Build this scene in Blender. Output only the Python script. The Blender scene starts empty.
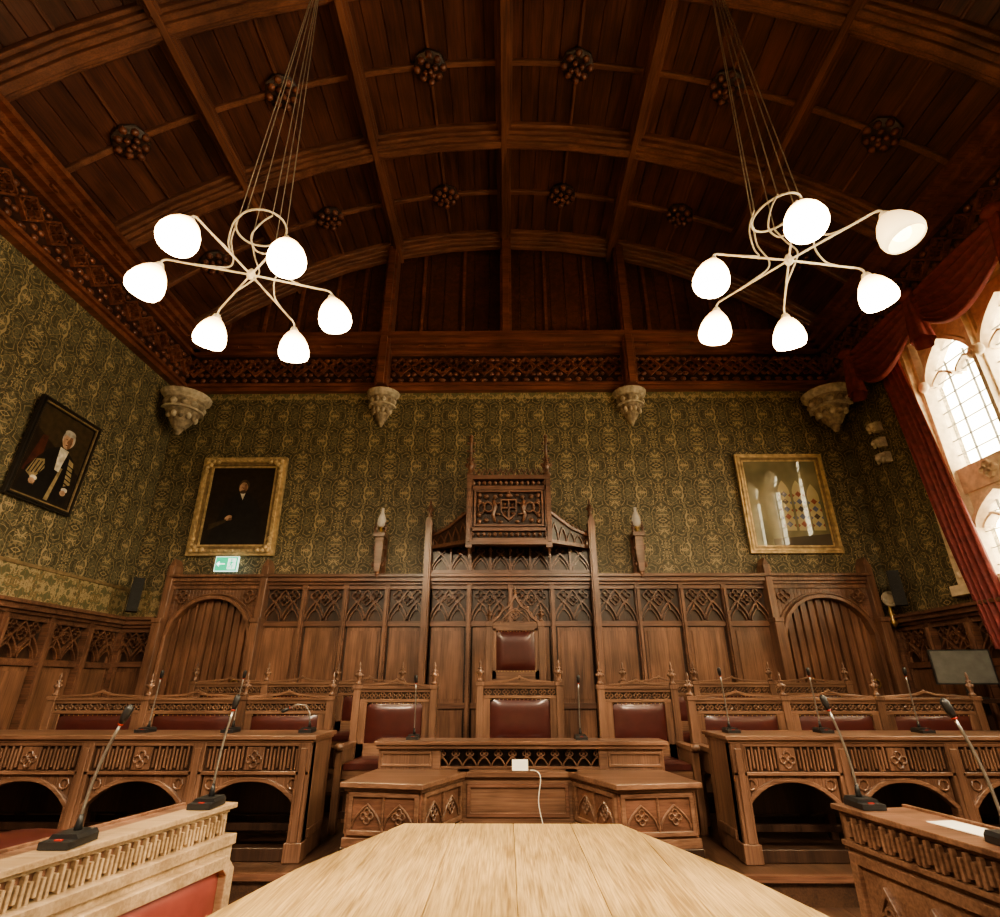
import bpy, math, random
from mathutils import Matrix, Vector
random.seed(4)
PI=math.pi
# ------------------------------------------------------------------ materials
def base_mat(name):
    m=bpy.data.materials.new(name); m.use_nodes=True
    nt=m.node_tree; b=nt.nodes['Principled BSDF']
    return m,nt,b
def plain(name,col,rough=.5,metal=0,emit=None,es=0,coat=0,var=.12):
    m,nt,b=base_mat(name)
    tc=nt.nodes.new('ShaderNodeTexCoord'); n=nt.nodes.new('ShaderNodeTexNoise')
    n.inputs['Scale'].default_value=14; n.inputs['Detail'].default_value=4
    nt.links.new(tc.outputs['Object'],n.inputs['Vector'])
    r=nt.nodes.new('ShaderNodeValToRGB')
    r.color_ramp.elements[0].position=.3; r.color_ramp.elements[1].position=.7
    r.color_ramp.elements[0].color=[c*(1-var) for c in col]+[1]
    r.color_ramp.elements[1].color=[min(1,c*(1+var)) for c in col]+[1]
    nt.links.new(n.outputs['Fac'],r.inputs['Fac']); nt.links.new(r.outputs['Color'],b.inputs['Base Color'])
    b.inputs['Roughness'].default_value=rough; b.inputs['Metallic'].default_value=metal
    b.inputs['Coat Weight'].default_value=coat
    if emit:
        b.inputs['Emission Color'].default_value=list(emit)+[1]; b.inputs['Emission Strength'].default_value=es
    return m
def wood(name,dark,light,axis='Z',rough=.42,coat=.15,s=1.0,bump=.12,fine=.45,mute=.09):
    m,nt,b=base_mat(name); L=nt.links.new
    def mu(c):
        l=.4*c[0]+.4*c[1]+.2*c[2]; return [x*(1-mute)+l*mute for x in c]
    dark=mu(dark); light=mu(light)
    tc=nt.nodes.new('ShaderNodeTexCoord')
    def noise(sc,al,det,dist):
        mp=nt.nodes.new('ShaderNodeMapping')
        v=[sc*s]*3; v['XYZ'.index(axis)]=al*s
        mp.inputs['Scale'].default_value=v
        L(tc.outputs['Object'],mp.inputs['Vector'])
        n=nt.nodes.new('ShaderNodeTexNoise'); n.inputs['Scale'].default_value=1
        n.inputs['Detail'].default_value=det; n.inputs['Distortion'].default_value=dist
        L(mp.outputs['Vector'],n.inputs['Vector']); return n
    n1=noise(9,.9,5,.8); n2=noise(85,3,3,.2)
    mx=nt.nodes.new('ShaderNodeMath'); mx.operation='MULTIPLY_ADD'; mx.inputs[1].default_value=fine
    ml=nt.nodes.new('ShaderNodeMath'); ml.operation='MULTIPLY'; ml.inputs[1].default_value=1-fine
    L(n1.outputs['Fac'],ml.inputs[0]); L(n2.outputs['Fac'],mx.inputs[0]); L(ml.outputs[0],mx.inputs[2])
    r=nt.nodes.new('ShaderNodeValToRGB')
    r.color_ramp.elements[0].position=.38; r.color_ramp.elements[1].position=.62
    r.color_ramp.elements[0].color=list(dark)+[1]; r.color_ramp.elements[1].color=list(light)+[1]
    L(mx.outputs[0],r.inputs['Fac'])
    # broad patches of wear and old polish
    n3=nt.nodes.new('ShaderNodeTexNoise'); n3.inputs['Scale'].default_value=1.7; n3.inputs['Detail'].default_value=3
    L(tc.outputs['Object'],n3.inputs['Vector'])
    mr=nt.nodes.new('ShaderNodeMapRange'); mr.inputs[1].default_value=.35; mr.inputs[2].default_value=.65; mr.inputs[3].default_value=.72; mr.inputs[4].default_value=1.1
    L(n3.outputs['Fac'],mr.inputs[0])
    vm=nt.nodes.new('ShaderNodeVectorMath'); vm.operation='SCALE'; L(r.outputs['Color'],vm.inputs[0]); L(mr.outputs[0],vm.inputs['Scale'])
    L(vm.outputs[0],b.inputs['Base Color'])
    bp=nt.nodes.new('ShaderNodeBump'); bp.inputs['Strength'].default_value=bump; bp.inputs['Distance'].default_value=.01
    L(n2.outputs['Fac'],bp.inputs['Height']); L(bp.outputs['Normal'],b.inputs['Normal'])
    b.inputs['Roughness'].default_value=rough; b.inputs['Coat Weight'].default_value=coat; b.inputs['Coat Roughness'].default_value=.25
    return m
def wallpaper(name,base,leaf,stem,flower,per=(.30,.38),sc=7.5,vs=5.0):
    m,nt,b=base_mat(name); L=nt.links.new
    def math_(op,a,bv=None):
        n=nt.nodes.new('ShaderNodeMath'); n.operation=op
        for i,v in enumerate((a,bv)):
            if v is None: continue
            if isinstance(v,(int,float)): n.inputs[i].default_value=v
            else: L(v,n.inputs[i])
        return n.outputs[0]
    tc=nt.nodes.new('ShaderNodeTexCoord'); sp=nt.nodes.new('ShaderNodeSeparateXYZ'); L(tc.outputs['Object'],sp.inputs[0])
    u=math_('ADD',sp.outputs[0],sp.outputs[1]); w=sp.outputs[2]
    # half-drop repeat: neighbouring columns are shifted by half a repeat
    col=math_('FLOOR',math_('DIVIDE',u,per[0]*2)); odd=math_('FLOORED_MODULO',col,2.0)
    pu=math_('PINGPONG',u,per[0])
    pw=math_('PINGPONG',math_('ADD',w,math_('MULTIPLY',odd,per[1])),per[1])
    cb=nt.nodes.new('ShaderNodeCombineXYZ'); L(pu,cb.inputs[0]); L(pw,cb.inputs[1])
    def noise(scale,dist,z):
        ad=nt.nodes.new('ShaderNodeVectorMath'); ad.operation='ADD'; L(cb.outputs[0],ad.inputs[0]); ad.inputs[1].default_value=(z,z*.7,z)
        n=nt.nodes.new('ShaderNodeTexNoise'); n.inputs['Scale'].default_value=scale; n.inputs['Detail'].default_value=1.0
        n.inputs['Distortion'].default_value=dist; L(ad.outputs[0],n.inputs['Vector']); return n.outputs['Fac']
    nA=noise(sc,2.2,0.3); nB=noise(sc*2.0,1.2,5.1); nC=noise(sc*1.5,2.0,9.7)
    stemf=math_('LESS_THAN',math_('ABSOLUTE',math_('SUBTRACT',nA,.5)),.026)
    stem2=math_('LESS_THAN',math_('ABSOLUTE',math_('SUBTRACT',nC,.5)),.022)
    leaff=math_('GREATER_THAN',nB,.52)
    vo=nt.nodes.new('ShaderNodeTexVoronoi'); vo.inputs['Scale'].default_value=vs; L(cb.outputs[0],vo.inputs['Vector'])
    fl=math_('LESS_THAN',vo.outputs['Distance'],.23); flo=math_('LESS_THAN',vo.outputs['Distance'],.30); flc=math_('LESS_THAN',vo.outputs['Distance'],.11)
    def mix(f,a,c):
        n=nt.nodes.new('ShaderNodeMix'); n.data_type='RGBA'; L(f,n.inputs[0])
        if isinstance(a,tuple): n.inputs[6].default_value=a+(1,)
        else: L(a,n.inputs[6])
        n.inputs[7].default_value=c+(1,); return n.outputs[2]
    c=mix(leaff,base,leaf); c=mix(stem2,c,tuple(x*.62 for x in stem)); c=mix(stemf,c,stem)
    c=mix(flo,c,stem); c=mix(fl,c,flower); c=mix(flc,c,stem)
    L(c,b.inputs['Base Color']); b.inputs['Roughness'].default_value=.55
    return m

W_CEIL=[wood('ceiling_oak_%d'%i,(.058*k,.019*k,.013*k),(.150*k,.050*k,.032*k),'Y',.36,.25) for i,k in enumerate((.86,1.0,1.16))]
W_RIB=wood('rib_oak',(.11,.038,.024),(.235,.087,.053),'Y',.36,.3)
W_RIBX=wood('rib_oak_cross',(.125,.045,.028),(.28,.110,.070),'X',.36,.3)
W_CORN=wood('cornice_oak',(.12,.037,.023),(.27,.090,.055),'X',.36,.25)
W_CORNF=wood('cornice_frieze_ground',(.030,.011,.007),(.058,.020,.012),'X',.5,.1)  # recess shade put into the colour, darker than the carving on it
W_DARK=wood('dark_oak',(.024,.011,.007),(.065,.030,.019),'Z',.4,.2)  # dark oak parts; also recess grounds, their shade put into the colour
W_MID=wood('panel_oak',(.125,.055,.033),(.30,.143,.086),'Z',.36,.28)
W_MIDH=wood('rail_oak',(.100,.043,.026),(.24,.109,.066),'X',.36,.28)
W_DESK=wood('desk_oak',(.115,.053,.032),(.27,.140,.085),'X',.33,.32)
W_DESKZ=wood('desk_oak_upright',(.102,.048,.029),(.25,.126,.077),'Z',.36,.28)
W_DESK_LIT=wood('desk_oak_lit',(.36,.235,.125),(.60,.43,.26),'X',.33,.3)  # oak lightened in its colour to stand in for strong light on the near desk
W_TABLE=wood('table_oak',(.32,.205,.085),(.70,.50,.245),'Y',.34,.25,2.2,.12,.6,0)
W_TABLE2=wood('table_oak_b',(.30,.190,.078),(.66,.47,.225),'Y',.34,.25,2.0,.12,.6,0)
LEATHER=plain('oxblood_leather',(.062,.015,.014),.33,coat=.25)
LEATHER_R=plain('red_leather',(.28,.070,.060),.38,coat=.2)
GOLD=plain('gilt',(.54,.40,.23),.38,metal=.4,var=.35)
GOLD_D=plain('aged_gilt',(.27,.19,.11),.45,metal=.35,var=.3)
BLACKW=plain('ebonised_frame',(.02,.015,.012),.35)
BLACK=plain('black_plastic',(.015,.015,.016),.4)
DKBOX=plain('speaker_brown',(.012,.010,.008),.7)
STEEL=plain('satin_steel',(.34,.33,.31),.3,metal=.8)
REDRING=plain('mic_red_ring',(.35,.03,.02),.4)
STONE=plain('limestone',(.66,.54,.39),.8,var=.18)
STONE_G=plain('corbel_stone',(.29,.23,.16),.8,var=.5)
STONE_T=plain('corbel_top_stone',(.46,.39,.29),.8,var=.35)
WHITE=plain('cream_enamel',(.74,.66,.52),.35)
PAPER=plain('paper',(.8,.78,.7),.7,var=.03)
VELVET=plain('crimson_velvet',(.20,.042,.040),.7,var=.3)
LEAD=plain('lead_came',(.10,.09,.08),.6)
FLOORM=wood('floor_boards',(.05,.024,.014),(.11,.052,.03),'Y',.45,.1)
IRON=plain('brass_fitting',(.40,.27,.12),.35,metal=.8)
def globe_mat(name,c0,c1,s0,s1,z0=.03,z1=.24):
    m,nt,b=base_mat(name); L=nt.links.new
    b.inputs['Base Color'].default_value=(.9,.8,.6,1); b.inputs['Roughness'].default_value=.3
    tc=nt.nodes.new('ShaderNodeTexCoord'); sp=nt.nodes.new('ShaderNodeSeparateXYZ'); L(tc.outputs['Object'],sp.inputs[0])
    mr=nt.nodes.new('ShaderNodeMapRange'); mr.inputs[1].default_value=z0; mr.inputs[2].default_value=z1; L(sp.outputs[2],mr.inputs[0])
    r=nt.nodes.new('ShaderNodeValToRGB'); r.color_ramp.elements[0].color=list(c0)+[1]; r.color_ramp.elements[1].color=list(c1)+[1]; L(mr.outputs[0],r.inputs[0])
    L(r.outputs[0],b.inputs['Emission Color'])
    m2=nt.nodes.new('ShaderNodeMapRange'); m2.inputs[3].default_value=s0; m2.inputs[4].default_value=s1; L(mr.outputs[0],m2.inputs[0]); L(m2.outputs[0],b.inputs['Emission Strength'])
    return m
GLOBE=globe_mat('lit_opal_glass',(1,.80,.46),(1,.60,.24),34,4.0)
BULB=plain('lit_bulb',(1,.9,.7),.3,emit=(1,.84,.56),es=330)
GLOBE2=globe_mat('lit_opal_glass_dim',(1,.76,.36),(1,.62,.26),2.0,1.2)
BULB2=plain('lit_bulb_dim',(1,.9,.6),.3,emit=(1,.84,.45),es=9)
SCONCEG=plain('sconce_glass',(.35,.30,.24),.12,emit=(1,.8,.55),es=.15)
GREEN=plain('exit_green',(.02,.42,.22),.4,emit=(.02,.6,.3),es=1.0)
SIGNW=plain('exit_white',(.85,.95,.9),.4,emit=(.7,1,.85),es=1.4)
SCREEN=plain('monitor_screen',(.13,.13,.12),.25)
PAPERWALL=wallpaper('damask_wallpaper',(.060,.053,.029),(.112,.098,.058),(.37,.285,.17),(.20,.085,.058),(.36,.46),4.8,4.6)
BORDER=wallpaper('wallpaper_border',(.36,.28,.165),(.12,.115,.06),(.22,.155,.08),(.30,.075,.052),(.33,.2),5.5)
def glass_mat():
    m,nt,b=base_mat('cathedral_glass'); L=nt.links.new
    nt.nodes.remove(b); out=nt.nodes['Material Output']
    tr=nt.nodes.new('ShaderNodeBsdfTransparent')
    gl=nt.nodes.new('ShaderNodeBsdfGlossy'); gl.inputs['Roughness'].default_value=.1
    tc=nt.nodes.new('ShaderNodeTexCoord'); n=nt.nodes.new('ShaderNodeTexNoise'); n.inputs['Scale'].default_value=9
    L(tc.outputs['Object'],n.inputs['Vector'])
    r=nt.nodes.new('ShaderNodeValToRGB'); r.color_ramp.elements[0].color=(.8,.78,.66,1); r.color_ramp.elements[1].color=(1,.98,.9,1)
    L(n.outputs['Fac'],r.inputs['Fac']); L(r.outputs['Color'],tr.inputs[0])
    mx=nt.nodes.new('ShaderNodeMixShader'); mx.inputs[0].default_value=.06
    L(tr.outputs[0],mx.inputs[1]); L(gl.outputs[0],mx.inputs[2]); L(mx.outputs[0],out.inputs[0]); return m
GLASS=glass_mat()
# ------------------------------------------------------------------ mesh builder
class B:
    def __init__(s,name,mat=None):
        s.name=name; s.v=[]; s.f=[]; s.mi=[]; s.sm=[]; s.mats=[]; s.cur=0; s.T=Matrix.Identity(4)
        if mat: s.m(mat)
    def m(s,mat):
        if mat not in s.mats: s.mats.append(mat)
        s.cur=s.mats.index(mat); return s
    def add(s,vs,fs,smooth=False):
        o=len(s.v)
        s.v+= [s.T@Vector(p) for p in vs]
        for f in fs: s.f.append([i+o for i in f]); s.mi.append(s.cur); s.sm.append(smooth)
    def box(s,x0,x1,y0,y1,z0,z1):
        vs=[(x,y,z) for z in (z0,z1) for y in (y0,y1) for x in (x0,x1)]
        s.add(vs,[(0,2,3,1),(4,5,7,6),(0,1,5,4),(2,6,7,3),(0,4,6,2),(1,3,7,5)])
    def prism(s,poly,y0,y1):
        n=len(poly); vs=[(x,y0,z) for x,z in poly]+[(x,y1,z) for x,z in poly]
        s.add(vs,[list(range(n)),list(range(2*n-1,n-1,-1))]+[(i,(i+1)%n,(i+1)%n+n,i+n) for i in range(n)])
    def hprism(s,poly,z0,z1):
        n=len(poly); vs=[(x,y,z0) for x,y in poly]+[(x,y,z1) for x,y in poly]
        s.add(vs,[list(range(n)),list(range(2*n-1,n-1,-1))]+[(i,(i+1)%n,(i+1)%n+n,i+n) for i in range(n)])
    def flat(s,poly,y):
        s.add([(x,y,z) for x,z in poly],[list(range(len(poly)))])
    def ribbon(s,path,w,y0,y1,closed=False):
        n=len(path); P=[Vector(p) for p in path]; L_=[];R_=[]
        for i in range(n):
            a=P[i-1] if (i>0 or closed) else P[i]; c=P[(i+1)%n] if (i<n-1 or closed) else P[i]
            d1=(P[i]-a); d2=(c-P[i])
            if d1.length<1e-9: d1=d2
            if d2.length<1e-9: d2=d1
            d1.normalize(); d2.normalize()
            n1=Vector((-d1.y,d1.x)); n2=Vector((-d2.y,d2.x)); nn=n1+n2
            if nn.length<.2: nn=n1
            nn.normalize(); k=1/max(.5,nn.dot(n1)); off=nn*(w/2*k)
            L_.append(P[i]+off); R_.append(P[i]-off)
        vs=[]
        for l,r in zip(L_,R_): vs+=[(l.x,y0,l.y),(r.x,y0,r.y),(r.x,y1,r.y),(l.x,y1,l.y)]
        fs=[]
        m=n if closed else n-1
        for i in range(m):
            a=4*i; c=4*((i+1)%n)
            fs+=[(a,a+1,c+1,c),(a+1,a+2,c+2,c+1),(a+2,a+3,c+3,c+2),(a+3,a,c,c+3)]
        if not closed: fs+=[(0,1,2,3),(4*n-4,4*n-3,4*n-2,4*n-1)]
        s.add(vs,fs)
    def ring(s,cx,cz,r,w,y0,y1,n=10):
        s.ribbon([(cx+r*math.cos(2*PI*i/n),cz+r*math.sin(2*PI*i/n)) for i in range(n)],w,y0,y1,True)
    def quatre(s,cx,cz,r,w,y0,y1,n=8):
        for k in range(4):
            a=PI/2*k
            s.ring(cx+.52*r*math.cos(a),cz+.52*r*math.sin(a),.42*r,w,y0,y1,n)
    def tube(s,path,r,n=8,closed=False,radii=None,curve=False):
        P=[Vector(p) for p in path]
        if curve:
            Q=[];Np=len(P)
            for i in range(Np-1):
                p0=P[max(0,i-1)];p1=P[i];p2=P[i+1];p3=P[min(Np-1,i+2)]
                for k in range(5):
                    t=k/5; Q.append(.5*((2*p1)+(p2-p0)*t+(2*p0-5*p1+4*p2-p3)*t*t+(3*p1-p0-3*p2+p3)*t**3))
            Q.append(P[-1]); P=Q
        N=len(P); vs=[];fs=[]; prev=None
        for i in range(N):
            a=P[i-1] if (i>0 or closed) else P[i]; c=P[(i+1)%N] if (i<N-1 or closed) else P[i]
            t=(c-a).normalized()
            if prev is None:
                up=Vector((0,0,1)) if abs(t.z)<.9 else Vector((1,0,0)); u=t.cross(up).normalized()
            else:
                u=(prev-t*prev.dot(t)).normalized()
            prev=u; w=t.cross(u); rr=radii[i] if radii else r
            for k in range(n):
                an=2*PI*k/n; vs.append(P[i]+u*(rr*math.cos(an))+w*(rr*math.sin(an)))
        M=N if closed else N-1
        for i in range(M):
            for k in range(n):
                a=i*n+k; b_=i*n+(k+1)%n; c=((i+1)%N)*n+(k+1)%n; d=((i+1)%N)*n+k
                fs.append((a,b_,c,d))
        if not closed: fs+=[list(range(n)),list(range((N-1)*n,N*n))]
        s.add(vs,fs,True)
    def lathe(s,prof,c,n=16,smooth=True):
        vs=[];fs=[]
        for r,z in prof:
            for k in range(n):
                a=2*PI*k/n; vs.append((c[0]+r*math.cos(a),c[1]+r*math.sin(a),c[2]+z))
        for i in range(len(prof)-1):
            for k in range(n):
                fs.append((i*n+k,i*n+(k+1)%n,(i+1)*n+(k+1)%n,(i+1)*n+k))
        fs+=[list(range(n)),list(range((len(prof)-1)*n,len(prof)*n))]
        s.add(vs,fs,smooth)
    def ball(s,c,r,n=8,m=6):
        if not isinstance(r,(tuple,list)): r=(r,r,r)
        vs=[];fs=[]
        for i in range(1,m):
            t=PI*i/m
            for k in range(n):
                a=2*PI*k/n; vs.append((c[0]+r[0]*math.sin(t)*math.cos(a),c[1]+r[1]*math.sin(t)*math.sin(a),c[2]+r[2]*math.cos(t)))
        top=len(vs); vs.append((c[0],c[1],c[2]+r[2])); bot=len(vs); vs.append((c[0],c[1],c[2]-r[2]))
        for i in range(m-2):
            for k in range(n): fs.append((i*n+k,i*n+(k+1)%n,(i+1)*n+(k+1)%n,(i+1)*n+k))
        for k in range(n): fs.append((top,(k+1)%n,k)); fs.append((bot,(m-2)*n+k,(m-2)*n+(k+1)%n))
        s.add(vs,fs,True)
    def grid(s,fn,nu,nv,smooth=True):
        vs=[fn(i/nu,j/nv) for i in range(nu+1) for j in range(nv+1)]
        fs=[(i*(nv+1)+j,(i+1)*(nv+1)+j,(i+1)*(nv+1)+j+1,i*(nv+1)+j+1) for i in range(nu) for j in range(nv)]
        s.add(vs,fs,smooth)
    def pad(s,x0,x1,z0,z1,y,bulge):
        def f(u,v):
            e=(1-(2*u-1)**6)*(1-(2*v-1)**6)
            return (x0+(x1-x0)*u, y-bulge*e, z0+(z1-z0)*v)
        s.grid(f,10,10)
    def hpad(s,x0,x1,y0,y1,z,bulge):
        def f(u,v):
            e=(1-(2*u-1)**6)*(1-(2*v-1)**6)
            return (x0+(x1-x0)*u, y0+(y1-y0)*v, z+bulge*e)
        s.grid(f,10,10)
    def done(s,bevel=0,origin=None,recalc=True):
        import bmesh
        xs=[v.x for v in s.v]; ys=[v.y for v in s.v]; zs=[v.z for v in s.v]
        o=Vector(((min(xs)+max(xs))/2,(min(ys)+max(ys))/2,min(zs))) if origin is None else Vector(origin)
        me=bpy.data.meshes.new(s.name); me.from_pydata([tuple(v-o) for v in s.v],[],s.f)
        for m in s.mats: me.materials.append(m)
        for p,mi,sm in zip(me.polygons,s.mi,s.sm): p.material_index=mi; p.use_smooth=sm
        if recalc:
            bm=bmesh.new(); bm.from_mesh(me); bmesh.ops.recalc_face_normals(bm,faces=bm.faces); bm.to_mesh(me); bm.free()
        me.update()
        ob=bpy.data.objects.new(s.name,me); bpy.context.scene.collection.objects.link(ob); ob.location=o
        if bevel:
            md=ob.modifiers.new('edge_softening','BEVEL'); md.width=bevel; md.segments=1; md.limit_method='ANGLE'; md.angle_limit=math.radians(50)
        return ob
def parch(a,b,zs,za,n=6,pw=1.8):
    m=(a+b)/2; L_=[(a+(m-a)*(i/n)**pw, zs+(za-zs)*(i/n)) for i in range(n+1)]
    return L_+[(2*m-x,z) for x,z in L_[-2::-1]]
def finial(b,x,y,z,s=1.0,cro=True):
    b.lathe([(.030*s,0),(.034*s,.015*s),(.018*s,.03*s),(.022*s,.06*s),(.035*s,.085*s),(.018*s,.115*s),(.010*s,.16*s),(.014*s,.175*s),(.004*s,.215*s)],(x,y,z),8)
    if cro:
        for k in range(4):
            a=PI/2*k; b.ball((x+.03*s*math.cos(a),y+.03*s*math.sin(a),z+.09*s),.017*s,6,4)
            b.ball((x+.018*s*math.cos(a),y+.018*s*math.sin(a),z+.13*s),.011*s,6,4)
X0,X1,YB,YR=-5.6,5.6,8.0,-4.5
ZC,R=.97,8.33
TH=math.asin(5.6/R); ST=TH/3
def arcz(x,r=R): return ZC+math.sqrt(r*r-x*x)
# ------------------------------------------------------------------ shell
b=B('floor',FLOORM)
for i in range(56):
    x=X0+i*.2; b.box(x+.002,x+.198,YR,YB,-.05,0)
b.box(X0-.3,X1+.3,YR-.3,YB+.3,-.12,-.05); b.done()
def gable(name,ya,yb):
    b=B(name,PAPERWALL)
    poly=[(X0,0)]+[(X0+i*(X1-X0)/32,arcz(X0+i*(X1-X0)/32)) for i in range(33)]+[(X1,0)]
    b.prism(poly,ya,yb); return b.done(origin=(0,0,0))
gable('wall_back',YB,YB+.25)
gable('wall_rear',YR-.25,YR)
b=B('wall_left',PAPERWALL); b.box(X0-.25,X0,YR,YB,0,7.2); b.done(origin=(0,0,0))
WIN=[(1.70,6.52),(-3.4,1.0)]; WZ0,WZ1=2.45,5.9
b=B('wall_right',PAPERWALL)
TW=.5
b.box(X1,X1+TW,YR,YB,0,WZ0); b.box(X1,X1+TW,YR,YB,WZ1,7.2)
b.box(X1,X1+TW,YR,WIN[1][0],WZ0,WZ1); b.box(X1,X1+TW,WIN[1][1],WIN[0][0],WZ0,WZ1); b.box(X1,X1+TW,WIN[0][1],YB,WZ0,WZ1)
b.done(origin=(0,0,0))
# vault boards
b=B('ceiling',W_CEIL[0])
nb=48; dth=2*TH/nb; e=.0009
for i in range(nb):
    t0=-TH+i*dth; t1=t0+dth; b.m(random.choice(W_CEIL))
    pr=[(t0,R+.014),(t0+e,R),(t1-e,R),(t1,R+.014)]
    vs=[(r*math.sin(t),y,ZC+r*math.cos(t)) for y in (YR,YB) for t,r in pr]
    b.add(vs,[(0,1,5,4),(1,2,6,5),(2,3,7,6)])
b.m(W_CEIL[0])
vs=[((R+.15)*math.sin(-TH*1.03+i*2.06*TH/40),y,ZC+(R+.15)*math.cos(-TH*1.03+i*2.06*TH/40)) for y in (YR-.2,YB+.2) for i in range(41)]
b.add(vs,[(i,i+1,i+42,i+41) for i in range(40)])
b.done(recalc=False)
def arcrib(b,r0,r1,ya,yb,t0,t1,n=12):
    vs=[]
    for i in range(n+1):
        t=t0+(t1-t0)*i/n
        for r,y in ((r0,ya),(r1,ya),(r1,yb),(r0,yb)): vs.append((r*math.sin(t),y,ZC+r*math.cos(t)))
    fs=[]
    for i in range(n):
        a=4*i;c=a+4; fs+=[(a,a+1,c+1,c),(a+1,a+2,c+2,c+1),(a+2,a+3,c+3,c+2)]
    fs+=[(0,1,2,3),(4*n,4*n+1,4*n+2,4*n+3)]
    b.add(vs,fs)
ARCH=[7.83,5.72,3.6,1.45,-.7,-2.85]
b=B('trim_1',W_RIBX)   # vault arches and purlins
for ya in ARCH:
    for hw,ra,rb in ((.20,R,R-.07),(.155,R-.07,R-.15),(.11,R-.15,R-.20),(.05,R-.20,R-.26)):
        arcrib(b,ra+.01,rb,ya-hw,min(ya+hw,YB),-TH,TH,12)
b.m(W_RIB)
for k in range(-3,4):
    t=k*ST
    for hw,ra,rb in ((.12,R,R-.08),(.085,R-.08,R-.18),(.045,R-.18,R-.27)):
        w=hw/R; arcrib(b,ra+.01,rb,YR,YB,t-w,t+w,2)
for k in range(-3,3):
    t=(k+.5)*ST; w=.022/R; arcrib(b,R+.01,R-.035,YR,YB,t-w,t+w,1)
b.m(W_RIBX)
MINOR=[(ARCH[i]+ARCH[i+1])/2 for i in range(5)]
for y in MINOR:
    arcrib(b,R+.01,R-.055,y-.035,y+.035,-TH,TH,48)
b.done(bevel=.008)
# bosses
b=B('carved_ceiling_bosses',W_CORN)
for y in MINOR:
    for k in range(-3,3):
        t=(k+.5)*ST
        b.T=Matrix.Translation((R*math.sin(t),y,ZC+R*math.cos(t)))@Matrix.Rotation(t,4,'Y')@Matrix.Rotation(PI,4,'X')
        b.m(W_DARK); b.lathe([(.23,.03),(.23,.07),(.14,.10)],(0,0,0),8,False); b.m(W_CORN)
        for q in range(8):
            a=q*PI/4; rr=.155 if q%2 else .18
            b.ball((rr*math.cos(a),rr*math.sin(a),.09),(.052,.052,.05),7,5)
        for q in range(4):
            a=q*PI/2+.4; b.ball((.075*math.cos(a),.075*math.sin(a),.13),(.040,.040,.04),7,5)
        b.ball((0,0,.16),.038,8,6)
b.T=Matrix.Identity(4); b.done()
# lunette boarding at back
b=B('trim_2',W_CEIL[1])
nbd=40
for i in range(nbd):
    xa=X0+i*(X1-X0)/nbd; xb=xa+(X1-X0)/nbd; b.m(random.choice(W_CEIL))
    b.prism([(xa+.004,6.9),(xb-.004,6.9),(xb-.004,arcz(xb)-.02),(xa+.004,arcz(xa)-.02)],YB-.05,YB-.005)
b.m(W_CORN)
for x in [-5.0,-4.35,-3.75,-3.1,-2.6,-1.5,-.75,.75,1.5,2.6,3.1,3.75,4.35,5.0]:
    b.box(x-.03,x+.03,YB-.09,YB-.04,6.9,arcz(x)-.02)
for x in (-2.08,0.02,2.12):
    z0=5.95 if abs(x)>1 else 6.9
    b.box(x-.10,x+.10,YB-.33,YB-.04,z0,arcz(x)-.1)
    b.box(x-.06,x+.06,YB-.38,YB-.3,z0,arcz(x)-.15)
b.done(bevel=.006)
# cornice
def cornice(b,L0,L1,dep=1.0):
    d=dep
    b.m(W_CORN)
    b.box(L0,L1,-.09*d,0,5.95,6.02); b.box(L0,L1,-.13*d,0,6.02,6.07); b.box(L0,L1,-.10*d,0,6.07,6.10)
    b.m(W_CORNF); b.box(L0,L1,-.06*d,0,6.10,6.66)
    b.m(W_CORN)
    b.box(L0,L1,-.12*d,0,6.66,6.72); b.box(L0,L1,-.20*d,0,6.72,6.78); b.box(L0,L1,-.26*d,0,6.78,6.88); b.box(L0,L1,-.33*d,0,6.88,6.95)
    n=int((L1-L0)/.36); w=(L1-L0)/n; y0,y1=-.10*d,-.05*d
    for i in range(n):
        cx=L0+(i+.5)*w; cz=6.42
        b.ribbon([(cx-w/2,cz),(cx,cz+.17),(cx+w/2,cz),(cx,cz-.17)],.026,y0,y1,True)
        b.quatre(cx,cz,.13,.018,y0,y1,7)
        b.ball((cx,-.08*d,cz),(.035,.03,.035),6,4)
        for sx in (-1,1):
            for sz in (-1,1): b.ball((cx+sx*w*.36,-.07*d,cz+sz*.14),(.055,.03,.04),6,4)
        b.ball((cx,-.07*d,6.16),(.07,.03,.035),6,4); b.ball((cx+w/2,-.07*d,6.17),(.05,.03,.045),6,4)
        b.box(cx-.05,cx+.05,-.23*d,-.1*d,6.73,6.765)
b=B('trim_3',W_CORN); b.T=Matrix.Translation((0,YB-.002,0)); cornice(b,X0+.02,X1-.02,1.2); b.done()
ML=Matrix.Translation((X0,0,0))@Matrix.Rotation(PI/2,4,'Z'); MR=Matrix.Translation((X1,0,0))@Matrix.Rotation(-PI/2,4,'Z')
b=B('trim_4',W_CORN); b.T=ML; cornice(b,YR,YB,1.3); b.done()
b=B('trim_5',W_CORN); b.T=MR; cornice(b,-YB,-YR,1.3); b.done()
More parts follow.
